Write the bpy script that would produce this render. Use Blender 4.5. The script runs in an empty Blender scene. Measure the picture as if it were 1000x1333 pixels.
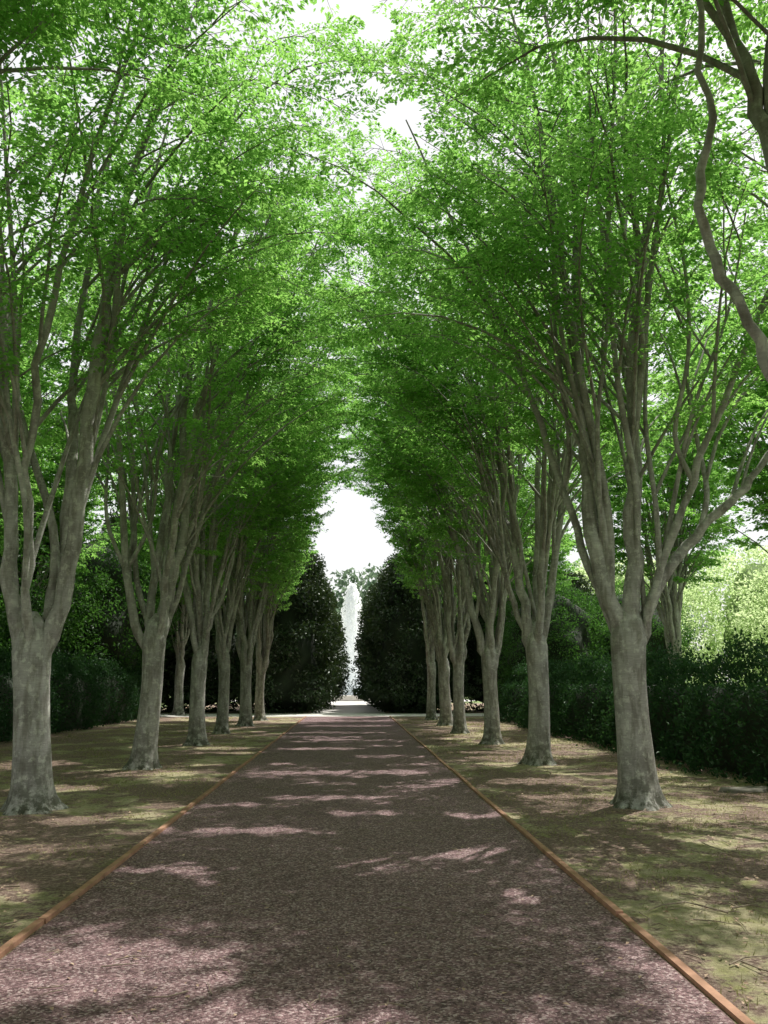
import bpy, math, numpy as np
from mathutils import Vector
R=math.radians
scene=bpy.context.scene
col=scene.collection
AZ,EL=42,60
SUN=np.array([math.sin(R(AZ))*math.cos(R(EL)),math.cos(R(AZ))*math.cos(R(EL)),math.sin(R(EL))])

# ---------------------------------------------------------------- helpers
def make_mesh(name,V,F,smooth=False,mats=()):
    V=np.asarray(V,dtype=np.float32); F=np.asarray(F,dtype=np.int32)
    me=bpy.data.meshes.new(name)
    n=len(F);k=F.shape[1]
    me.vertices.add(len(V)); me.vertices.foreach_set('co',V.ravel())
    me.loops.add(n*k); me.loops.foreach_set('vertex_index',F.ravel())
    me.polygons.add(n); me.polygons.foreach_set('loop_start',np.arange(0,n*k,k,dtype=np.int32))
    for m in mats: me.materials.append(m)
    me.update(calc_edges=True)
    me.polygons.foreach_set('use_smooth',np.full(len(me.polygons),smooth,dtype=bool))
    return me
def add(name,me,loc=(0,0,0),rot=0,scale=1,parent=None):
    o=bpy.data.objects.new(name,me); col.objects.link(o)
    o.location=loc; o.rotation_euler=(0,0,rot)
    o.scale=(scale,)*3 if not isinstance(scale,tuple) else scale
    if parent: o.parent=parent
    return o
def norm(a): return a/np.maximum(np.linalg.norm(a,axis=-1,keepdims=True),1e-9)
def leaves(C,A,N,L,W,fold=.18):
    A=norm(A); B=norm(np.cross(N,A)); N2=np.cross(A,B)
    L=L[:,None];W=W[:,None]
    V=np.stack([C-A*L*.5, C+B*W*.5+N2*W*fold-A*L*.06, C+A*L*.5-N2*L*.1, C-B*W*.5+N2*W*fold-A*L*.06],1).reshape(-1,3)
    F=np.arange(len(C)*4).reshape(-1,4)
    return V,F
class Tubes:
    def __init__(s): s.V=[];s.F=[];s.n=0
    def add(s,P,r,k,mod=None):
        P=np.asarray(P,float); n=len(P); r=np.asarray(r,float)
        T=np.gradient(P,axis=0); T=norm(T)
        ref=np.array([1.,0,0]) if abs(T[0][0])<.8 else np.array([0,1.,0])
        th=np.linspace(0,2*math.pi,k,endpoint=False)
        u=norm(ref-T[0]*np.dot(ref,T[0])); rings=[]
        for i in range(n):
            u=norm(u-T[i]*np.dot(u,T[i])); v=np.cross(T[i],u)
            rr=r[i]*np.ones(k)
            if mod is not None: rr=rr*mod(i,th,P[i])
            rings.append(P[i]+np.cos(th)[:,None]*u*rr[:,None]+np.sin(th)[:,None]*v*rr[:,None])
        s.V.append(np.concatenate(rings))
        i=np.arange(n-1)[:,None]*k; j=np.arange(k)[None,:]; j2=(j+1)%k
        f=np.stack([i+j,i+j2,i+k+j2,i+k+j],-1).reshape(-1,4)+s.n
        s.F.append(f); s.n+=n*k
    def mesh(s,name,mats): return make_mesh(name,np.concatenate(s.V),np.concatenate(s.F),True,mats)
def catmull(P,sub=5):
    P=np.asarray(P,float); Q=np.vstack([2*P[0]-P[1],P,2*P[-1]-P[-2]]); out=[]
    for i in range(1,len(Q)-2):
        p0,p1,p2,p3=Q[i-1:i+3]
        for t in np.arange(sub)/sub:
            out.append(.5*((2*p1)+(-p0+p2)*t+(2*p0-5*p1+4*p2-p3)*t*t+(-p0+3*p1-3*p2+p3)*t**3))
    out.append(P[-1]); return np.array(out)

# ---------------------------------------------------------------- materials
def newmat(name):
    m=bpy.data.materials.new(name); m.use_nodes=True; nt=m.node_tree; nt.nodes.clear()
    out=nt.nodes.new('ShaderNodeOutputMaterial'); return m,nt,out
def nd(nt,t,**kw):
    n=nt.nodes.new(t)
    for k,v in kw.items():
        if k in n.inputs.keys(): n.inputs[k].default_value=v
        else: setattr(n,k,v)
    return n
def ramp(nt,fac,stops):
    n=nt.nodes.new('ShaderNodeValToRGB'); cr=n.color_ramp
    while len(cr.elements)<len(stops): cr.elements.new(.5)
    for e,(p,c) in zip(cr.elements,stops):
        e.position=p; e.color=(*c,1) if len(c)==3 else c
    nt.links.new(fac,n.inputs['Fac']); return n.outputs['Color']
def mixc(nt,fac,a,b,mode='MIX'):
    n=nt.nodes.new('ShaderNodeMix'); n.data_type='RGBA'; n.blend_type=mode
    for inp,v in ((n.inputs[0],fac),(n.inputs[6],a),(n.inputs[7],b)):
        if isinstance(v,bpy.types.NodeSocket): nt.links.new(v,inp)
        elif isinstance(v,(int,float)): inp.default_value=v
        else: inp.default_value=(*v,1)
    return n.outputs[2]
def noise(nt,scale,detail=4,rough=.55,vec=None,dist=0):
    n=nt.nodes.new('ShaderNodeTexNoise'); n.inputs['Scale'].default_value=scale
    n.inputs['Detail'].default_value=detail; n.inputs['Roughness'].default_value=rough; n.inputs['Distortion'].default_value=dist
    if vec is not None: nt.links.new(vec,n.inputs['Vector'])
    return n.outputs['Fac']
def coord(nt,kind='Object',scale=None):
    tc=nt.nodes.new('ShaderNodeTexCoord'); o=tc.outputs[kind]
    if scale:
        mp=nt.nodes.new('ShaderNodeMapping'); mp.inputs['Scale'].default_value=scale
        nt.links.new(o,mp.inputs['Vector']); o=mp.outputs['Vector']
    return o
def maprange(nt,src,a,b,c=0,d=1):
    mr=nt.nodes.new('ShaderNodeMapRange'); nt.links.new(src,mr.inputs[0])
    for i_,v in zip((1,2,3,4),(a,b,c,d)): mr.inputs[i_].default_value=v
    return mr.outputs[0]

def leaf_mat(name,d0,d1,t0,t1,tfac=.5,gloss=.06,grough=.4,clump=.6):
    m,nt,out=newmat(name)
    g=nt.nodes.new('ShaderNodeNewGeometry')
    rnd=g.outputs['Random Per Island']
    pos=g.outputs['Position']
    cl=noise(nt,clump,1,.5,pos)
    ma=nt.nodes.new('ShaderNodeMath'); ma.operation='MULTIPLY_ADD'
    nt.links.new(cl,ma.inputs[0]); ma.inputs[1].default_value=1.2; ma.inputs[2].default_value=-.35
    mb=nt.nodes.new('ShaderNodeMath'); mb.operation='MULTIPLY_ADD'
    nt.links.new(rnd,mb.inputs[0]); mb.inputs[1].default_value=.5; nt.links.new(ma.outputs[0],mb.inputs[2])
    f=mb.outputs[0]
    cd=ramp(nt,f,[(0,d0),(1,d1)]); ct=ramp(nt,f,[(0,t0),(1,t1)])
    D=nt.nodes.new('ShaderNodeBsdfDiffuse'); T=nt.nodes.new('ShaderNodeBsdfTranslucent')
    nt.links.new(cd,D.inputs[0]); nt.links.new(ct,T.inputs[0])
    M=nt.nodes.new('ShaderNodeMixShader'); M.inputs[0].default_value=tfac
    nt.links.new(D.outputs[0],M.inputs[1]); nt.links.new(T.outputs[0],M.inputs[2])
    last=M
    if gloss>0:
        G=nt.nodes.new('ShaderNodeBsdfGlossy'); G.inputs['Roughness'].default_value=grough; G.inputs['Color'].default_value=(.8,.85,.8,1)
        M2=nt.nodes.new('ShaderNodeMixShader'); M2.inputs[0].default_value=gloss
        nt.links.new(M.outputs[0],M2.inputs[1]); nt.links.new(G.outputs[0],M2.inputs[2]); last=M2
    nt.links.new(last.outputs[0],out.inputs[0]); return m
zleaf=leaf_mat('zelkova_leaf',(.045,.12,.025),(.12,.25,.06),(.18,.46,.07),(.54,.92,.22),.65,.03,.45)
mleaf=leaf_mat('magnolia_leaf',(.016,.04,.014),(.05,.08,.03),(.03,.07,.01),(.08,.12,.02),.2,.06,.35)
hleaf=leaf_mat('hedge_leaf',(.016,.05,.02),(.04,.10,.04),(.04,.12,.03),(.08,.2,.04),.25,.025,.45,1.5)
bleaf=leaf_mat('light_tree_leaf',(.20,.33,.12),(.34,.46,.2),(.72,.92,.42),(.88,.98,.62),.65,0,.4,.3)
dleaf=leaf_mat('distant_tree_leaf',(.09,.15,.10),(.15,.21,.14),(.22,.32,.2),(.36,.46,.32),.5,0,.5,.1)
wleaf=leaf_mat('dark_tree_leaf',(.02,.06,.015),(.05,.12,.03),(.06,.18,.025),(.14,.34,.05),.45,.03,.45,.5)

def bark():
    m,nt,out=newmat('zelkova_bark')
    c=coord(nt); cs=coord(nt,'Object',(1,1,7)); cv=coord(nt,'Object',(3,3,.6))
    n1=noise(nt,2.2,5,.6,c); n2=noise(nt,9,5,.65,cs); n3=noise(nt,10,4,.7,c); n4=noise(nt,3.5,4,.6,cv)
    base=ramp(nt,n1,[(.3,(.28,.27,.25)),(.5,(.41,.40,.375)),(.7,(.54,.53,.49))])
    base=mixc(nt,.28,base,ramp(nt,n2,[(.35,(.2,.2,.2)),(.6,(1,1,1))]),'MULTIPLY')
    lich=ramp(nt,n3,[(.54,(0,0,0)),(.60,(1,1,1))])
    base=mixc(nt,mixc(nt,.65,(0,0,0),lich),base,(.62,.63,.56))
    base=mixc(nt,.6,base,ramp(nt,n4,[(.38,(.36,.34,.28)),(.53,(1,1,1))]),'MULTIPLY')
    g=nt.nodes.new('ShaderNodeSeparateXYZ'); nt.links.new(c,g.inputs[0])
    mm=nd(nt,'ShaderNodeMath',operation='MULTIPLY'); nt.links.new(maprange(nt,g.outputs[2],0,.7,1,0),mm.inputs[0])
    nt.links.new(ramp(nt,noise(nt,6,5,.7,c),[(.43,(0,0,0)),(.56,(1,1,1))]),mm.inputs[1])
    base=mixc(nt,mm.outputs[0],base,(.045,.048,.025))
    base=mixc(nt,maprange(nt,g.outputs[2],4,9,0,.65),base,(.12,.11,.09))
    P=nd(nt,'ShaderNodeBsdfPrincipled',Roughness=.85); nt.links.new(base,P.inputs['Base Color'])
    b=nd(nt,'ShaderNodeBump',Strength=.45,Distance=.02); nt.links.new(mixc(nt,.5,n2,n3),b.inputs['Height']); nt.links.new(b.outputs[0],P.inputs['Normal'])
    nt.links.new(P.outputs[0],out.inputs[0]); return m
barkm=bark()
def simple(name,c0,c1,scale=5,rough=.8,bump=.3,dist=.01):
    m,nt,out=newmat(name); c=coord(nt); n=noise(nt,scale,6,.65,c)
    P=nd(nt,'ShaderNodeBsdfPrincipled',Roughness=rough); nt.links.new(ramp(nt,n,[(.3,c0),(.7,c1)]),P.inputs['Base Color'])
    b=nd(nt,'ShaderNodeBump',Strength=bump,Distance=dist); nt.links.new(noise(nt,scale*6,4,.7,c),b.inputs['Height']); nt.links.new(b.outputs[0],P.inputs['Normal'])
    nt.links.new(P.outputs[0],out.inputs[0]); return m
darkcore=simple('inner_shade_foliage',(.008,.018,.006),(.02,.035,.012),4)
lightcore=simple('inner_light_foliage',(.10,.16,.05),(.20,.30,.10),4)
woodm=simple('edging_wood',(.30,.15,.09),(.54,.30,.20),6,.8,.5,.004)
stonem=simple('pale_stone',(.45,.43,.38),(.6,.57,.52),4,.85,.4,.01)
palem=simple('pale_gravel',(.66,.64,.60),(.80,.78,.74),8,.9,.4,.01)
rockm=simple('rock',(.12,.11,.09),(.26,.24,.20),5,.9,.8,.02)
twigm=simple('dry_twig',(.14,.10,.07),(.42,.34,.26),8)

def ground_mat():
    m,nt,out=newmat('verge_ground'); c=coord(nt)
    big=noise(nt,.55,6,.62,c,.4); mid=noise(nt,3.5,6,.7,c); fine=noise(nt,28,6,.75,c); vf=noise(nt,120,3,.7,c)
    dirt=ramp(nt,fine,[(.3,(.085,.05,.04)),(.5,(.26,.17,.135)),(.7,(.62,.49,.40))])
    dry=ramp(nt,fine,[(.3,(.26,.21,.13)),(.5,(.54,.47,.29)),(.7,(.74,.68,.47))])
    green=ramp(nt,fine,[(.3,(.12,.12,.04)),(.55,(.36,.35,.14)),(.75,(.54,.52,.25))])
    gm=mixc(nt,ramp(nt,mid,[(.48,(0,0,0)),(.64,(1,1,1))]),dry,green)
    mk=nd(nt,'ShaderNodeMath',operation='MULTIPLY_ADD'); nt.links.new(mid,mk.inputs[0]); mk.inputs[1].default_value=.6; nt.links.new(big,mk.inputs[2])
    mask=ramp(nt,mk.outputs[0],[(.80,(0,0,0)),(.87,(1,1,1))])
    near=mixc(nt,mask,dirt,gm)
    near=mixc(nt,.5,near,ramp(nt,vf,[(.3,(.3,.3,.3)),(.6,(1,1,1))]),'MULTIPLY')
    s=nt.nodes.new('ShaderNodeSeparateXYZ'); nt.links.new(c,s.inputs[0])
    ab=nd(nt,'ShaderNodeMath',operation='ABSOLUTE'); nt.links.new(s.outputs[0],ab.inputs[0])
    ad=nd(nt,'ShaderNodeMath',operation='MULTIPLY_ADD'); nt.links.new(mid,ad.inputs[0]); ad.inputs[1].default_value=3; nt.links.new(ab.outputs[0],ad.inputs[2])
    mx=nd(nt,'ShaderNodeMath',operation='MAXIMUM'); nt.links.new(maprange(nt,ad.outputs[0],12.5,14),mx.inputs[0]); nt.links.new(maprange(nt,s.outputs[1],62,66),mx.inputs[1])
    lawn=ramp(nt,mid,[(.3,(.13,.20,.06)),(.7,(.22,.30,.10))])
    colr=mixc(nt,mx.outputs[0],near,lawn)
    P=nd(nt,'ShaderNodeBsdfPrincipled',Roughness=.95); nt.links.new(colr,P.inputs['Base Color'])
    b=nd(nt,'ShaderNodeBump',Strength=1.0,Distance=.035); nt.links.new(mixc(nt,.4,fine,vf),b.inputs['Height']); nt.links.new(b.outputs[0],P.inputs['Normal'])
    nt.links.new(P.outputs[0],out.inputs[0]); return m
def path_mat():
    m,nt,out=newmat('crushed_brick_gravel'); c=coord(nt)
    v=nd(nt,'ShaderNodeTexVoronoi',Scale=75.); nt.links.new(c,v.inputs['Vector'])
    v2=nd(nt,'ShaderNodeTexVoronoi',Scale=190.); nt.links.new(c,v2.inputs['Vector'])
    sp=nt.nodes.new('ShaderNodeSeparateColor'); nt.links.new(v.outputs['Color'],sp.inputs[0])
    base=ramp(nt,sp.outputs[0],[(0,(.10,.052,.056)),(.4,(.24,.135,.145)),(.75,(.40,.25,.26)),(1,(.70,.54,.54))])
    big=noise(nt,.8,6,.65,c)
    base=mixc(nt,.5,base,ramp(nt,big,[(.3,(.55,.52,.52)),(.65,(1.0,1.0,1.0))]),'MULTIPLY')
    mid=noise(nt,9,5,.7,c)
    base=mixc(nt,.6,base,ramp(nt,mid,[(.35,(.45,.45,.45)),(.6,(1,1,1))]),'MULTIPLY')
    P=nd(nt,'ShaderNodeBsdfPrincipled',Roughness=.85); nt.links.new(base,P.inputs['Base Color'])
    b=nd(nt,'ShaderNodeBump',Strength=.9,Distance=.011); b.invert=True
    nt.links.new(mixc(nt,.35,v.outputs['Distance'],v2.outputs['Distance']),b.inputs['Height'])
    b2=nd(nt,'ShaderNodeBump',Strength=.6,Distance=.03); nt.links.new(mid,b2.inputs['Height']); nt.links.new(b.outputs[0],b2.inputs['Normal'])
    nt.links.new(b2.outputs[0],P.inputs['Normal'])
    nt.links.new(P.outputs[0],out.inputs[0]); return m

# ---------------------------------------------------------------- ground
def sheet(name,x0,x1,y0,y1,z,mat,nx=1,ny=1):
    xs=np.linspace(x0,x1,nx+1); ys=np.linspace(y0,y1,ny+1)
    X,Y=np.meshgrid(xs,ys); Z=np.full_like(X,z)
    V=np.stack([X,Y,Z],-1).reshape(-1,3)
    i=np.arange(ny)[:,None]*(nx+1); j=np.arange(nx)[None,:]
    F=np.stack([i+j,i+j+1,i+j+nx+2,i+j+nx+1],-1).reshape(-1,4)
    return add(name,make_mesh(name,V,F,False,[mat]))
sheet('ground',-500,500,-500,500,0,ground_mat())
sheet('gravel_path',-2.03,1.85,-30,39.3,.006,path_mat())
sheet('stone_walkway',-2.0,1.85,43.02,66,.005,palem)
sheet('cross_path',-30,30,39.32,43.0,.008,palem)
rng=np.random.default_rng(3)
for x in (-2.07,1.89):
    VV=[];FF=[];n=0;y=-30.
    while y<39.2:
        L=2.4; a=x+rng.normal(0,.008); b=x+rng.normal(0,.008); w=.03; h=.03+rng.normal(0,.005); y1=min(y+L-.006,39.3)
        bx=np.array([[a-w,y,-.02],[a+w,y,-.02],[b+w,y1,-.02],[b-w,y1,-.02],[a-w+.004,y,h],[a+w-.004,y,h],[b+w-.004,y1,h],[b-w+.004,y1,h]])
        VV.append(bx); FF+= [[n+0,n+1,n+5,n+4],[n+1,n+2,n+6,n+5],[n+2,n+3,n+7,n+6],[n+3,n+0,n+4,n+7],[n+4,n+5,n+6,n+7]]; n+=8; y+=L
    add('wooden_path_edging',make_mesh('edging',np.concatenate(VV),FF,False,[woodm]))

# ---------------------------------------------------------------- leaves cut away along the sun rays, to light chosen ground patches
gr=np.random.default_rng(99)
LIT_PATCHES=[(-.15,15.2,1.7,.3),(-1.0,9.4,.65,.25),(-1.3,5.1,.75,.45),(-.6,4.3,.7,.25),(1.25,6.6,.3,.18),(-1.5,7.6,.4,.22),(.15,7.7,.3,.18),
      (2.2,4.6,.5,.6),(4.3,10.4,.5,.4),(4.2,8.6,.8,.35),(3.0,13.8,.8,.4),(-3.2,10.2,.5,.3),(-3.2,15.2,.6,.4),(-3.1,20.8,.6,.5),(-4.6,13.2,.9,.4),
      (-2.9,6.8,.5,.4),(-.3,12,1.0,.22),(.9,18.4,.9,.35),(-.8,20.5,1.1,.35),(.2,23.5,1.4,.4),(-.3,27,1.6,.5),(0,31,1.6,.6),(.2,35,1.7,.7),(3.2,18,.8,.4),(3.2,24,.7,.6),(-5.5,9,.5,.5),(5.4,15,.5,.8),(-6.5,17,.8,1),(.2,10.6,.5,.18),(1.1,13.2,.6,.2),
      (-4.6,10.6,.35,.3),(-4.4,15.7,.35,.3),(-4.5,21.4,.35,.3),(3.3,10.7,.3,.25),(3.3,16.2,.3,.25)]
for k in range(100): LIT_PATCHES.append((gr.uniform(-7,6.5),gr.uniform(3,38),gr.uniform(.15,.5),gr.uniform(.12,.32)))
LIT_PATCHES=np.array(LIT_PATCHES)
def keep_mask(P,rng,soft=.985):
    gx=P[:,0]-SUN[0]/SUN[2]*P[:,2]; gy=P[:,1]-SUN[1]/SUN[2]*P[:,2]
    gx2=gx+.12*np.sin(gx*9+gy*5)+.06*np.sin(gx*23-gy*17); gy2=gy+.08*np.sin(gx*11-gy*7)+.05*np.sin(gx*19+gy*13)
    keep=np.ones(len(P),bool); r=rng.random(len(P))
    for a,b,rx,ry in LIT_PATCHES:
        d=((gx2-a)/rx)**2+((gy2-b)/ry)**2
        keep&=~((d<1)&(r<soft))
    return keep
def vista(x,y,z,k=1.0):
    """pruned-open tunnel along the avenue axis: True inside"""
    if y<13: return False
    zt=5.9+.115*y
    if z>=zt: return False
    u=z/zt
    return abs(x+.05+.25*math.sin(y*1.3+z))<k*(1.45+2.3*(1-u))*math.sqrt(max(0,1-u**5))

# ---------------------------------------------------------------- zelkova trees
def zelkova(seed,x0,y0,limbs=None,fork=2.3,tr=.25,H=15,dens=1.0,lsize=.085,lean=(0,0),zmin=5.3,bare=(),inward=0.38):
    rng=np.random.default_rng(seed); T=Tubes()
    ph=rng.uniform(0,6,4); ina=0 if x0<0 else math.pi
    zs=np.array([-.08,0,.06,.15,.3,.5,.8,1.2,1.6,fork-.35,fork-.1,fork+.12,fork+.3,fork+.42])
    rs=np.array([1.85,1.58,1.36,1.2,1.07,1.0,.95,.91,.90,.95,1.0,.85,.55,.15])*tr
    P=np.stack([lean[0]*zs/fork+.02*np.sin(zs*2+ph[0]),lean[1]*zs/fork+.02*np.sin(zs*2+ph[1]),zs],1)
    def mod(i,th,p):
        return 1+.16*math.exp(-max(p[2],0)/.22)*np.cos(5*th+ph[2])+.05*np.sin(3*th+ph[3]+p[2]*1.3)+.025*np.sin(7*th+p[2]*4)
    T.add(P,rs,28,mod)
    top=np.array([lean[0],lean[1],fork])
    if limbs is None:
        n=rng.integers(5,8); limbs=[]; a0=rng.uniform(0,6.28)
        for i in range(n):
            a=a0+i*6.283/n+rng.normal(0,.25); d=np.array([math.cos(a),math.sin(a),0])
            k=rng.uniform(.45,1.25); hh=H*rng.uniform(.85,1.02)
            if math.cos(a-ina)>.3: k*=1.25
            pts=[top+d*.07+[0,0,-.4]]
            for f,r in ((.05,.2),(.2,.42),(.4,.75),(.62,1.35),(.82,2.3),(1,3.5)):
                q=top+d*r*k+[0,0,(hh-fork)*f]+np.array([*rng.normal(0,.1,2),0]); pts.append(q)
            limbs.append((pts,rng.uniform(.065,.11)))
    else:
        L2=[]
        for pts,r in limbs:
            p=[np.array(q,float) for q in pts]
            d=norm(p[0]-top); s=top+np.array([d[0]*.07,d[1]*.07,-.45])
            L2.append(([s]+p,r*.8))
        limbs=L2
    stems=[]
    for li,(pts,r0) in enumerate(limbs):
        C=catmull(pts,5); n=len(C); C[2:-1,:2]+=rng.normal(0,.025,(n-3,2))
        t=np.linspace(0,1,n); rad=r0*(1-t)**.75+.012
        T.add(C,rad*(1+.05*rng.normal(size=n)),10)
        if li in bare: stems.append((C,rad,.35)); continue
        stems.append((C,rad,1.0))
        for k in range(rng.integers(2,4)):
            i=int(n*rng.uniform(.1,.45)); p=C[i]
            out=p-top; a=math.atan2(out[1],out[0])+rng.normal(0,1.2)
            L=(C[-1][2]-p[2])*rng.uniform(.75,.98)
            d=np.array([math.cos(a),math.sin(a),0]); k1=rng.uniform(.10,.34)
            q=[p]
            for f in (.12,.3,.5,.75,1): q.append(p+d*L*k1*(f**1.3+.05)+[0,0,L*f]+np.array([*rng.normal(0,.08,2),0]))
            S=catmull(q,4); m=len(S); ts=np.linspace(0,1,m); rs_=rad[i]*rng.uniform(.4,.62)*(1-ts)**.8+.009
            T.add(S,rs_,7); stems.append((S,rs_,.8))
    tw=[]
    for C,rad,wgt in stems:
        n=len(C); n2=max(int(rng.integers(7,10)*wgt),2)
        for i in range(n2):
            t=.22+.76*(i+rng.random())/n2; f=t*(n-1); j=min(int(f),n-2); p=C[j]*(1-f+j)+C[j+1]*(f-j)
            if p[2]<zmin-1.4: continue
            o=p-top; a=math.atan2(o[1],o[0])+rng.normal(0,.8)
            L=(3.0*(1-t)+1.9)*rng.uniform(.75,1.15); e0=R(rng.uniform(55,76)); e1=R(rng.uniform(5,40))
            if rng.random()<inward and p[2]>5.0:
                a=ina+rng.normal(0,.6); L=rng.uniform(3.0,5.0); e0=R(rng.uniform(50,72)); e1=R(rng.uniform(-20,22))
            m=7; q=[p]; aa=a
            for s in range(1,m):
                e=e0+(e1-e0)*(s/(m-1))**1.3; aa+=rng.normal(0,.1)
                nx=q[-1]+L/(m-1)*np.array([math.cos(aa)*math.cos(e),math.sin(aa)*math.cos(e),math.sin(e)])
                if vista(nx[0]+x0,nx[1]+y0,nx[2]): break
                q.append(nx)
            m=len(q)
            if m<3: continue
            L=L*(m-1)/6
            q=np.array(q); r2=min(rad[j]*.5,.026)*L/3+.005
            T.add(q,np.linspace(r2,.004,m),4)
            n3=int(L*2.7)+2
            for k in range(n3):
                u=.22+.78*(k+rng.random()*.7)/n3; g=min(u,.999)*(m-1); jj=int(g); pp=q[jj]*(1-g+jj)+q[jj+1]*(g-jj)
                if pp[2]<zmin+rng.normal(0,.4): continue
                a3=aa+(1 if k%2 else -1)*R(rng.uniform(25,75)); e=R(rng.uniform(-12,38)); L3=rng.uniform(.55,1.25)*(1.1-.4*u)
                d=np.array([math.cos(a3)*math.cos(e),math.sin(a3)*math.cos(e),math.sin(e)])
                mid=pp+d*L3*.55; end=pp+d*L3+[0,0,-.12*L3]
                if vista(end[0]+x0,end[1]+y0,end[2],.9): continue
                tw.append((pp,mid,end,L3))
    M0=np.array([t[1] for t in tw])+[x0,y0,0]; km=keep_mask(M0,rng,.9)
    tw=[t for t,k_ in zip(tw,km) if k_]
    for pp,mid,end,L3 in tw: T.add(np.array([pp,mid,end]),[.006,.004,.002],3)
    P0=np.array([t[0] for t in tw]); P1=np.array([t[2] for t in tw]); LL=np.array([t[3] for t in tw])
    clump=.5+.5*np.sin(P0[:,0]*1.9+P0[:,2]*1.3+ph[0])*np.sin(P0[:,1]*1.7-P0[:,2]*1.1+ph[1])
    cnt=np.maximum((LL*104*dens*(.3+1.3*clump)*rng.uniform(.4,1.5,len(LL))).astype(int),4)
    idx=np.repeat(np.arange(len(tw)),cnt); N=len(idx)
    s=rng.random(N)**.8; d=norm(P1-P0)[idx]; side=norm(np.cross(d,[0,0,1.]))
    sg=rng.choice([-1,1],N); w=sg*rng.random(N)**.8*.30*(1.15-s*.8)
    Cn=P0[idx]+(P1-P0)[idx]*(s*1.08)[:,None]+side*w[:,None]
    Cn[:,2]+= -.45*np.abs(w)*rng.uniform(.1,1,N)+rng.normal(0,.03,N)
    A=d*.7+side*sg[:,None]*.8+rng.normal(0,.35,(N,3))+[0,0,-.25]
    Nn=np.array([0,0,1.])+rng.normal(0,.42,(N,3))
    Ls=lsize*rng.uniform(.7,1.3,N)
    W=Cn+[x0,y0,0]; kp=keep_mask(W,rng)
    Cn,A,Nn,Ls=Cn[kp],A[kp],Nn[kp],Ls[kp]
    V,F=leaves(Cn,A,Nn,Ls,Ls*.52)
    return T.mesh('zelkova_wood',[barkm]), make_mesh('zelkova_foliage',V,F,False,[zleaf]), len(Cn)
def place_tree(name,wood,fol,x,y,rot=0,scale=1.0):
    e=bpy.data.objects.new(name,None); col.objects.link(e); e.location=(x,y,0); e.rotation_euler=(0,0,rot); e.scale=(scale,)*3
    add('trunk_and_branches',wood,parent=e); add('foliage',fol,parent=e); return e

L1=[([(.17,0,2.6),(.37,-.1,4.1),(.5,-.1,6.7),(.52,.1,7.9),(.95,.2,10.4),(1.9,.3,14.0)],.15),
    ([(-.4,-.1,2.65),(-.62,-.2,4.6),(-.95,-.2,7.2),(-1.3,-.3,9.5),(-1.8,-.4,13.5)],.13),
    ([(.05,.25,3.1),(-.03,.5,5.1),(-.2,.8,6.4),(-.1,1.3,10.2),(.2,1.7,14)],.12),
    ([(-.15,-.35,3.1),(-.1,-.8,5.2),(.3,-1.1,7.5),(1.1,-1.6,10),(2.6,-2.2,13)],.07)]
R1=[([(-.33,0,3.3),(-.42,.1,5.2),(-.43,.1,7.1),(-.35,.2,9.7),(-.8,.3,13.8)],.15),
    ([(.12,-.1,3.6),(.2,-.2,5.2),(.38,-.2,7.1),(.85,-.3,9.7),(1.3,-.4,13.8)],.14),
    ([(.45,0,2.85),(.95,0,3.5),(1.55,-.1,4.1),(2.2,-.2,4.8),(3.6,-.4,6.6),(4.8,-.6,9)],.10),
    ([(.3,.3,3.2),(.55,.7,5.2),(.6,1.1,7.4),(1.1,1.8,10.2),(1.4,2.4,12.8)],.11),
    ([(-.4,.2,3.2),(-.75,.5,4.7),(-1.2,.8,6.6),(-1.75,1.1,8.2),(-2.9,1.5,11.4)],.075),
    ([(.45,-.25,3.1),(1.0,-.5,4.6),(1.7,-.9,6.3),(2.5,-1.3,8.3),(3.3,-1.8,11)],.07)]
L2=[([(.25,0,3.2),(.5,0,4.6),(.42,.1,7.7),(.9,.2,9.8),(2.0,.3,14)],.14),
    ([(-.4,0,3.0),(-.7,-.1,5.2),(-1.1,-.2,8.5),(-1.8,-.3,13.5)],.11),
    ([(-.1,.3,3.3),(0,.6,5.4),(.1,1.1,9),(.3,1.7,14)],.11),
    ([(.3,-.3,3.2),(.6,-.8,5.2),(1.3,-1.3,8),(2.8,-2.0,12)],.09),
    ([(.4,.2,3.2),(.9,.4,5.2),(1.7,.7,8),(3.2,1.0,12)],.07)]
R2=[([(-.25,0,3.2),(-.35,.1,4.6),(-.4,.1,6.3),(-.4,.2,8.7),(-1.3,.3,14)],.13),
    ([(.3,0,3.2),(.9,.1,6.3),(1.5,.2,8.8),(2.4,.3,13)],.11),
    ([(.1,.3,3.2),(.35,.7,6),(.5,1.1,9),(.7,1.7,14)],.11),
    ([(.05,-.3,3.2),(.3,-.8,6),(.4,-1.3,9),(.6,-2,13.5)],.10),
    ([(-.35,.1,2.9),(-.8,.2,4.8),(-1.3,.3,7.5),(-2.6,.4,12)],.08)]
R0=[([(-.7,-.6,2.9),(-1.15,-1.0,3.4),(-1.38,-1.0,4.0),(-1.55,-.95,4.6),(-1.46,-1.0,5.4),(-1.5,-1.05,6.5),(-1.3,-.9,8.5)],.045),
    ([(-.2,0,3.5),(-.35,0,5.3),(-.5,0,6.3),(-.7,0,7.3),(-.9,.1,10),(-1.6,.2,14)],.12),
    ([(.4,.2,3.3),(.8,.4,6),(1.3,.6,9),(1.9,.9,13.5)],.12),
    ([(.2,-.4,3.3),(.4,-.8,6),(.4,-1.4,9),(.2,-2.2,13.5)],.11)]
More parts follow.
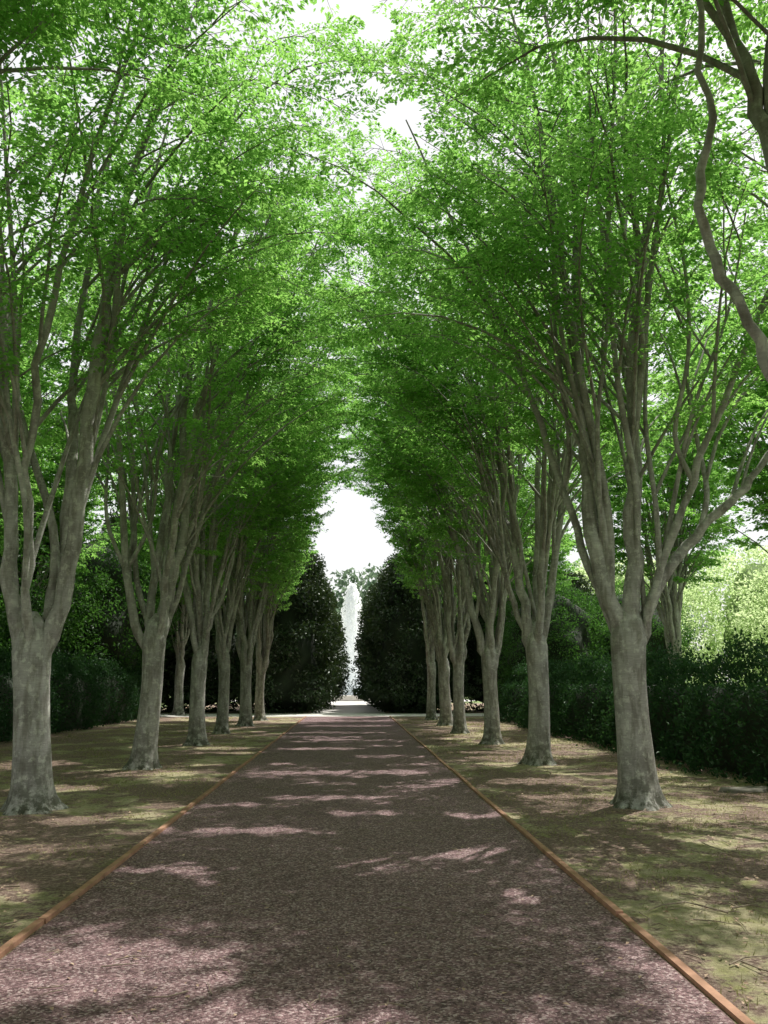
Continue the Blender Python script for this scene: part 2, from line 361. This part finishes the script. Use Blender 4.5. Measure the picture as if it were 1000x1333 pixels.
L0=[([(.15,.1,3.3),(.2,.2,6),(.6,.3,9.5),(1.5,.4,14)],.13),
    ([(-.4,.2,3.3),(-.8,.4,6),(-1.3,.6,9),(-1.9,.9,13.5)],.12),
    ([(-.2,-.4,3.3),(-.4,-.8,6),(-.2,-1.4,9),(.6,-2.2,13.5)],.11)]
def mk(seed,x,y,rot=0,s=1,**kw):
    w,f,N=zelkova(seed,x,y,**kw); place_tree('zelkova_tree',w,f,x,y,rot,s); return w,f,N
mk(11,-4.07,11.0,limbs=L1,fork=2.1,tr=.24,lean=(-.12,0),inward=.45)
mk(12,3.81,11.1,limbs=R1,fork=2.3,tr=.24,lean=(.02,0),inward=.42)
mk(13,-3.9,16.1,limbs=L2,fork=2.5,tr=.22,lean=(.1,0))
mk(14,3.8,16.6,limbs=R2,fork=2.4,tr=.225)
mk(15,3.9,5.8,limbs=R0,fork=2.2,zmin=7.3,lsize=.07,bare=(0,),inward=.55,dens=1.4)
mk(16,-4.05,5.9,limbs=L0,fork=2.2,zmin=7.3,lsize=.07,inward=.55,dens=1.4)
i=0
for x,y in [(-3.98,21.9),(-4.04,26.6),(-3.9,31.2),(-3.85,35.6),(3.76,22),(3.5,26.5),(3.6,31.3),(3.55,36)]:
    far=y>28
    mk(30+i,x,y,rot=0,s=1,fork=2.2+.12*(i%3),tr=(.21,.19,.225,.20)[i%4],H=14.6+.3*(i%3),dens=.6 if far else .85,lsize=.115 if far else .098,inward=.42,zmin=4.9); i+=1
for x,y in [(-4.0,.8),(3.9,.6),(-4,-4.4),(3.9,-4.5)]:
    mk(50+i,x,y,fork=2.2,dens=.6,lsize=.14,H=14,zmin=5,inward=.5); i+=1
ob=[mk(70,-11.5,15,fork=2.6,H=16,dens=.8,lsize=.13,inward=0),mk(71,12.5,21,fork=2.6,H=16,dens=.8,lsize=.13,inward=0)]
for x,y,k,r,s in [(-11.5,23,1,2.3,1.0),(-12.5,32,0,4.3,1.0),(12.5,31,0,3.3,1.),(-12,7,1,4,1.),(13,11,0,1.2,1.),(-19,18,1,1,1.2),(-18,28,0,1,1.2),(-8.5,41.5,1,.5,.95),(8.8,42,0,1.5,.95),
    (-4,-10,0,1,1),(4,-10,1,2,1),(-12,-3,0,3,1),(12,1,1,5,1),(0,-15,1,3,1),(-9.5,11,1,5.5,.85)]:  # rearmost trees, unseen behind the camera, added to block open sky light
    place_tree('zelkova_tree',ob[k][0],ob[k][1],x,y,r,s)

# ---------------------------------------------------------------- dense evergreen / round crowns
def dense_crown(seed,mat,H,Rr,z0,leafL,nclump,per,clr,prof='cone',cmat=None,cs=.72):
    rng=np.random.default_rng(seed)
    def rad(h):
        h=np.clip(h,0,1)
        if prof=='cone': return Rr*(np.clip(h/.12,0,1)**.4)*(1-h**2.8)**.6*(1-.12*h)
        return Rr*np.sqrt(np.clip(1-(2*h-1)**2,0,1))**.8
    h=rng.random(nclump)*.98; th=rng.uniform(0,6.283,nclump)
    rr=rad(h)*rng.uniform(.72,1.16,nclump)
    C=np.stack([rr*np.cos(th),rr*np.sin(th),z0+h*(H-z0)],1)
    cr=clr*rng.uniform(.6,1.3,nclump)
    idx=np.repeat(np.arange(nclump),per); N=len(idx)
    dv=norm(rng.normal(size=(N,3))); outw=norm(C-[0,0,(H+z0)*.45])[idx]
    dv=norm(dv+outw*.55)
    P=C[idx]+dv*(cr[idx]*rng.uniform(.55,1.05,N))[:,None]*[1,1,.8]
    P[:,2]=np.maximum(P[:,2],.05)
    A=dv+rng.normal(0,.6,(N,3))+[0,0,-.1]; Nn=dv*.6+[0,0,.5]+rng.normal(0,.5,(N,3))
    Ls=leafL*rng.uniform(.7,1.3,N); V,F=leaves(P,A,Nn,Ls,Ls*.46)
    fol=make_mesh('crown_leaves',V,F,False,[mat])
    k=28;m=22; hs=np.linspace(0.001,.985,m); T=Tubes()
    ph=rng.uniform(0,6,3)
    Pc=np.stack([np.zeros(m),np.zeros(m),z0+.15+hs*(H-z0-.5)],1)
    T.add(Pc,np.maximum(rad(hs)*cs,.02),k,lambda i,t,p:1+.12*np.sin(3*t+p[2]*1.7+ph[0])+.1*np.sin(5*t-p[2]*2.3+ph[1]))
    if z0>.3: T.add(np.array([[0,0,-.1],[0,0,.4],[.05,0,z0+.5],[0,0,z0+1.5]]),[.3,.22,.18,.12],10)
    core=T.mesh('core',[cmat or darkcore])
    return core,fol
def place_dense(name,cf,x,y,rot=0,s=1.0):
    e=bpy.data.objects.new(name,None); col.objects.link(e); e.location=(x,y,0); e.rotation_euler=(0,0,rot); e.scale=(s,)*3
    add('trunk_and_solid_core',cf[0],parent=e); add('foliage',cf[1],parent=e)  # solid core added inside the crown to block see-through
mg=[dense_crown(41,mleaf,9.8,2.5,0.1,.2,270,90,.7),dense_crown(42,mleaf,8.8,2.6,0.1,.2,270,90,.7)]
for i,(x,y,k,r,s) in enumerate([(-3.6,44.8,0,0,1.),(-3.5,49,1,1,1.),(-3.4,53.5,0,2,1.),(-3.3,58,1,3,1.),(3.35,44.8,1,2,.97),(3.4,49.2,0,1.4,.92),(3.3,53.6,1,2.6,.98),(3.2,58,0,4,.98),
    (-8.3,46,1,4,1.05),(8.3,46.5,0,5,1.),(-12.5,45,0,3,1.1),(12.8,47,1,1,.9)]):
    place_dense('magnolia_tree',mg[k],x,y,r,s)
bt=[dense_crown(51,wleaf,9.5,3.8,.6,.16,260,100,.9,'r'),dense_crown(52,wleaf,8,3.4,.5,.16,240,100,.8,'r')]
for x,y,k,r,s in [(-15,20,0,0,1),(-14.5,27,1,1,1.05),(-14.5,33,0,2,1.),(-12.5,38.5,1,3,1.05),(-20,24,0,4,1.3),(-20,34,1,2,1.4),(9.5,38.5,1,1,.75),(14,40,0,3,.65),(-17,12,1,2,1.1)]:
    place_dense('evergreen_tree',bt[k],x,y,r,s)
lt=dense_crown(61,bleaf,7.5,3.8,.5,.2,240,90,.9,'r',lightcore,.45)
for x,y,r,s in [(20,32,0,.9),(26,34,1,1.0),(22,42,2,1.1),(30,44,3,1.3),(36,36,4,1.3),(18,52,5,1.2),(27,24,2,.9),(17,25,3,.75)]:
    place_dense('linden_tree',lt,x,y,r,s)

rng=np.random.default_rng(77); Vs=[];Fs=[];n=0
for i in range(118):
    a=R(rng.uniform(-75,75)) if i<110 else R((i-113.5)*3.2); d=rng.uniform(125,175) if i<110 else rng.uniform(98,108); cx,cy=d*math.sin(a),d*math.cos(a)+10
    Hh=rng.uniform(11,19); rw=rng.uniform(5,8); ncl=34
    cc=norm(rng.normal(size=(ncl,3)))*[rw,rw,Hh*.45]+[cx,cy,Hh*.52]
    idx=np.repeat(np.arange(ncl),48); N=len(idx); dv=norm(rng.normal(size=(N,3)))
    P=cc[idx]+dv*rng.uniform(1.2,2.3,N)[:,None]; P[:,2]=np.maximum(P[:,2],.2)
    Ls=rng.uniform(.6,1.1,N); V,F=leaves(P,dv+rng.normal(0,.7,(N,3)),dv+rng.normal(0,.5,(N,3)),Ls,Ls*.6)
    Vs.append(V);Fs.append(F+n);n+=len(V)
add('distant_trees',make_mesh('distant_trees',np.concatenate(Vs),np.concatenate(Fs),False,[dleaf]))

# ---------------------------------------------------------------- hedges
def lump(P): return .14*np.sin(P[:,0]*2.1+P[:,2]*2.7)+.17*np.sin(P[:,1]*1.3+1.3)+.12*np.sin(P[:,1]*3.1+P[:,2]*3.3)+.09*np.sin(P[:,1]*7.7-P[:,2]*5+P[:,0]*6)
def hedge(name,x0,x1,y0,y1,H,seed,dens=440,leafL=.09):
    rng=np.random.default_rng(seed); Ps=[];Ns=[]
    def face(o,u,v,nrm):
        o,u,v=map(lambda a:np.array(a,float),(o,u,v)); A=np.linalg.norm(u)*np.linalg.norm(v); N=int(A*dens)
        a=rng.random((N,1));b=rng.random((N,1)); P=o+u*a+v*b; Nn=np.tile(np.array(nrm,float),(N,1))
        P=P+Nn*(lump(P)+rng.exponential(.10,N)-.02)[:,None]; Ps.append(P);Ns.append(Nn)
    Lx=x1-x0;Ly=y1-y0
    face((x0,y0,0),(0,Ly,0),(0,0,H),(-1,0,0)); face((x1,y0,0),(0,Ly,0),(0,0,H),(1,0,0))
    face((x0,y0,0),(Lx,0,0),(0,0,H),(0,-1,0)); face((x0,y1,0),(Lx,0,0),(0,0,H),(0,1,0)); face((x0,y0,H),(Lx,0,0),(0,Ly,0),(0,0,1))
    P=np.concatenate(Ps);Nn=np.concatenate(Ns); N=len(P)
    xc=(x0+x1)/2; u=np.clip(np.abs(P[:,0]-xc)/(Lx/2),0,1.3); up=np.clip((P[:,2]-(H-.6))/.6,0,1.2)
    P[:,0]=xc+(P[:,0]-xc)*(1-.30*up**2*(u>.6)); P[:,2]-=.28*np.clip(u-.35,0,1)**2*(P[:,2]>H-.3)
    P[:,2]=np.maximum(P[:,2],.04)
    A=Nn*.5+rng.normal(0,.7,(N,3))+[0,0,.25]; nn=Nn*.8+[0,0,.4]+rng.normal(0,.45,(N,3)); Ls=leafL*rng.uniform(.7,1.3,N)
    V,F=leaves(P,A,nn,Ls,Ls*.5)
    e=bpy.data.objects.new(name,None); col.objects.link(e)
    add('foliage',make_mesh('hedge_leaves',V,F,False,[hleaf]),parent=e)
    c=.26; ny=int(Ly*3)
    ring=lambda y:[[x0+c,y,0],[x0+c,y,H*.5],[x0+c+.25,y,H-.45],[(x0+x1)/2,y,H-c-.05],[x1-c-.25,y,H-.45],[x1-c,y,H*.5],[x1-c,y,0]]
    ys=np.linspace(y0+c,y1-c,ny); VV=np.array([ring(y) for y in ys]).reshape(-1,3)
    VV[:,0]+=.05*np.sin(VV[:,1]*3+VV[:,2]*4); VV[:,2]+=.05*np.sin(VV[:,1]*2.3)*(VV[:,2]>.1)
    FF=[[i*7+j,i*7+j+1,(i+1)*7+j+1,(i+1)*7+j] for i in range(ny-1) for j in range(6)]
    b=(ny-1)*7
    FF+=[[0,1,5,6],[1,2,4,5],[b,b+1,b+5,b+6],[b+1,b+2,b+4,b+5]]
    add('solid_core',make_mesh('hedge_core',VV,FF,True,[darkcore]),parent=e)  # solid dark body added inside the hedge to block see-through
hedge('laurel_hedge',6.6,8.4,8.5,36,1.8,5)
hedge('laurel_hedge',-11.2,-9.3,12,38.5,2.15,6)

# ---------------------------------------------------------------- fountain
fe=bpy.data.objects.new('fountain',None); col.objects.link(fe); fe.location=(.1,74,0)
prof=[(4.6,-.05),(4.6,.45),(4.5,.5),(4.15,.5),(4.1,.42),(4.1,.1)]
k=64; VV=[];FF=[]
for r,z in prof:
    for t in np.linspace(0,2*math.pi,k,endpoint=False): VV.append((r*math.cos(t),r*math.sin(t),z))
for i in range(len(prof)-1):
    for j in range(k): FF.append((i*k+j,i*k+(j+1)%k,(i+1)*k+(j+1)%k,(i+1)*k+j))
add('stone_basin',make_mesh('basin',VV,FF,False,[stonem]),parent=fe)
mw,nt,out=newmat('pool_water'); P=nd(nt,'ShaderNodeBsdfPrincipled',Roughness=.08); P.inputs['Base Color'].default_value=(.12,.2,.2,1)
b=nd(nt,'ShaderNodeBump',Strength=.5,Distance=.05); nt.links.new(noise(nt,4,4,.6,coord(nt)),b.inputs['Height']); nt.links.new(b.outputs[0],P.inputs['Normal']); nt.links.new(P.outputs[0],out.inputs[0])
VV=[(0,0,.35)]+[(4.12*math.cos(t),4.12*math.sin(t),.35) for t in np.linspace(0,2*math.pi,k,endpoint=False)]
add('pool_water',make_mesh('pool',VV,[(0,1+j,1+(j+1)%k) for j in range(k)],False,[mw]),parent=fe)
mf,nt,out=newmat('white_water_spray'); D=nt.nodes.new('ShaderNodeBsdfDiffuse'); D.inputs[0].default_value=(.95,.96,.97,1); Tt=nt.nodes.new('ShaderNodeBsdfTranslucent'); Tt.inputs[0].default_value=(.98,.99,1,1)
M=nt.nodes.new('ShaderNodeMixShader'); M.inputs[0].default_value=.75; nt.links.new(D.outputs[0],M.inputs[1]); nt.links.new(Tt.outputs[0],M.inputs[2]); nt.links.new(M.outputs[0],out.inputs[0])
rng=np.random.default_rng(8); N=6500
h=rng.random(N)**1.1; z=.35+h*10.0; rr=(1-h)**.5*1.75+.2; r_=rr*np.sqrt(rng.random(N))*rng.uniform(.4,1.1,N); th=rng.uniform(0,6.283,N)
P=np.stack([r_*np.cos(th),r_*np.sin(th),z],1); A=np.stack([.2*np.cos(th),.2*np.sin(th),-np.ones(N)],1)+rng.normal(0,.25,(N,3))
Ls=rng.uniform(.12,.4,N); Nn=np.array([.6,.8,.5])+rng.normal(0,.35,(N,3)); V,F=leaves(P,A,Nn,Ls,Ls*.5)
add('water_jet',make_mesh('jet',V,F,False,[mf]),parent=fe)
k=72; VV=[(0,0,0)]+[(11*math.cos(t),11*math.sin(t),0) for t in np.linspace(0,2*math.pi,k,endpoint=False)]
add('fountain_plaza',make_mesh('plaza',VV,[(0,1+j,1+(j+1)%k) for j in range(k)],False,[palem]),(.1,74,.012))

# ---------------------------------------------------------------- litter, grass, twigs, stone
def verge_points(rng,N,y0=1.5,y1=38,yexp=1.6):
    y=y0+(y1-y0)*rng.random(N)**yexp; side=rng.choice([-1,1],N)
    x=np.where(side<0,-2.15-rng.random(N)*6.8,1.98+rng.random(N)*4.5); return x,y
rng=np.random.default_rng(9)
NC=600; cx,cy=verge_points(rng,NC); per=60; idx=np.repeat(np.arange(NC),per); N=len(idx)
gx=cx[idx]+rng.normal(0,.22,N); gy=cy[idx]+rng.normal(0,.22,N)
keep=(gx<-2.12)|(gx>1.95); gx=gx[keep];gy=gy[keep];N=len(gx)
hgt=rng.uniform(.012,.05,N); ang=rng.uniform(0,6.283,N); w=.003+.0004*gy*.5
b0=np.stack([gx-np.cos(ang)*w,gy-np.sin(ang)*w,np.zeros(N)],1); b1=np.stack([gx+np.cos(ang)*w,gy+np.sin(ang)*w,np.zeros(N)],1)
tp=np.stack([gx+rng.normal(0,.02,N),gy+rng.normal(0,.02,N),hgt],1)
V=np.stack([b0,b1,tp],1).reshape(-1,3); F=np.arange(N*3).reshape(-1,3)
gmat=leaf_mat('grass_blade',(.20,.20,.07),(.50,.45,.26),(.25,.28,.07),(.5,.5,.22),.3,0,.5,1.2)
add('grass',make_mesh('grass',V,F,False,[gmat]))
def litter(N,xf,l0,l1):
    x,y=xf(N); P=np.stack([x,y,rng.uniform(.012,.022,N)],1); A=np.concatenate([rng.normal(size=(N,2)),np.zeros((N,1))],1)
    Nn=np.array([0,0,1.])+rng.normal(0,.25,(N,3)); Ls=rng.uniform(l0,l1,N); return leaves(P,A,Nn,Ls,Ls*.5,.1)
lm=simple('dead_leaf',(.20,.11,.07),(.66,.50,.36),3)
V1,F1=litter(20000,lambda n:verge_points(rng,n),.02,.055)
V2,F2=litter(1300,lambda n:(rng.uniform(-1.98,1.8,n),2+30*rng.random(n)**1.6),.015,.045)
add('fallen_leaves',make_mesh('litter',np.concatenate([V1,V2]),np.concatenate([F1,F2+len(V1)]),False,[lm]))
T=Tubes()
for i in range(2800):
    if i%4==0: x,y=rng.uniform(-2,1.8),2.5+22*rng.random()**1.8; L=rng.uniform(.03,.22)
    else: x,y=[q[0] for q in verge_points(rng,1,2,25)]; L=rng.uniform(.06,.45)
    a=rng.uniform(0,6.283); d=np.array([math.cos(a),math.sin(a),0]); s=np.array([x,y,.016]); c=np.array([-d[1],d[0],0])*rng.normal(0,.12)*L
    r=rng.uniform(.0015,.004)*(1+L*2)
    T.add(np.array([s,s+d*L*.5+c+[0,0,rng.uniform(0,.012)],s+d*L]),[r,r*.8,r*.4],4)
add('fallen_twigs',T.mesh('twigs',[twigm]))
N=9000; x=rng.uniform(-2.0,1.82,N); y=2.2+16*rng.random(N)**1.7; s=rng.uniform(.003,.009,N); ph=rng.uniform(0,6.28,N)
V=[]
for k_ in range(4):
    a=ph+k_*1.571; V.append(np.stack([x+np.cos(a)*s*rng.uniform(.7,1.2,N),y+np.sin(a)*s*rng.uniform(.7,1.2,N),np.full(N,.005)],1))
V.append(np.stack([x,y,.006+s*.9],1)); V=np.stack(V,1).reshape(-1,3); b5=np.arange(N)*5
F=np.concatenate([np.stack([b5+k_,b5+(k_+1)%4,b5+4],1) for k_ in range(4)])
add('loose_pebbles',make_mesh('pebbles',V,F,False,[simple('brick_pebble',(.14,.085,.08),(.50,.36,.35),40)]))
def rock(x,y,sx,sy,sz,seed):
    import bmesh
    bm=bmesh.new(); bmesh.ops.create_icosphere(bm,subdivisions=3,radius=1); r=np.random.default_rng(seed); ph=r.uniform(0,6,6)
    for v_ in bm.verts:
        p=v_.co; k=1+.1*math.sin(3*p.x+ph[0])+.1*math.sin(4*p.y+ph[1])+.06*math.sin(7*p.z+5*p.x+ph[2]); p*=k
        p.z=min(p.z,.55+.05*math.sin(4*p.x+ph[3])); v_.co=(p.x*sx,p.y*sy,p.z*sz)
    me=bpy.data.meshes.new('rock'); bm.to_mesh(me); bm.free(); me.materials.append(rockm)
    for p_ in me.polygons: p_.use_smooth=True
    add('flat_stone',me,(x,y,0),r.uniform(-.3,.3))
rock(5.95,12.4,.45,.2,.10,1)

# ---------------------------------------------------------------- light
w=bpy.data.worlds.new('World'); scene.world=w; w.use_nodes=True; nt=w.node_tree
bg=nt.nodes['Background']; sk=nt.nodes.new('ShaderNodeTexSky'); sk.sky_type='NISHITA'; sk.sun_disc=False
sk.sun_elevation=R(EL); sk.sun_rotation=R(AZ); sk.air_density=1.0; sk.dust_density=3; sk.ozone_density=1
haze=mixc(nt,.75,sk.outputs[0],(8.9,8.8,8.6))   # bright thin haze over the blue
nt.links.new(haze,bg.inputs[0]); bg.inputs[1].default_value=.135
sd=bpy.data.lights.new('sun','SUN'); sd.energy=5; sd.angle=R(.5); sd.color=(1,.96,.89)
so=bpy.data.objects.new('sun',sd); col.objects.link(so)
so.rotation_euler=Vector(SUN).to_track_quat('Z','Y').to_euler(); so.location=(0,0,30)
cd=bpy.data.cameras.new('camera'); co=bpy.data.objects.new('camera',cd); col.objects.link(co)
cd.sensor_fit='VERTICAL'; cd.sensor_height=36; cd.lens=28.36; cd.clip_end=2000; cd.clip_start=.05
co.location=(0,0,1.6); co.rotation_euler=(R(90+11.9),0,R(-2.35)); scene.camera=co
scene.view_settings.view_transform='Standard'; scene.view_settings.look='None'; scene.view_settings.exposure=0
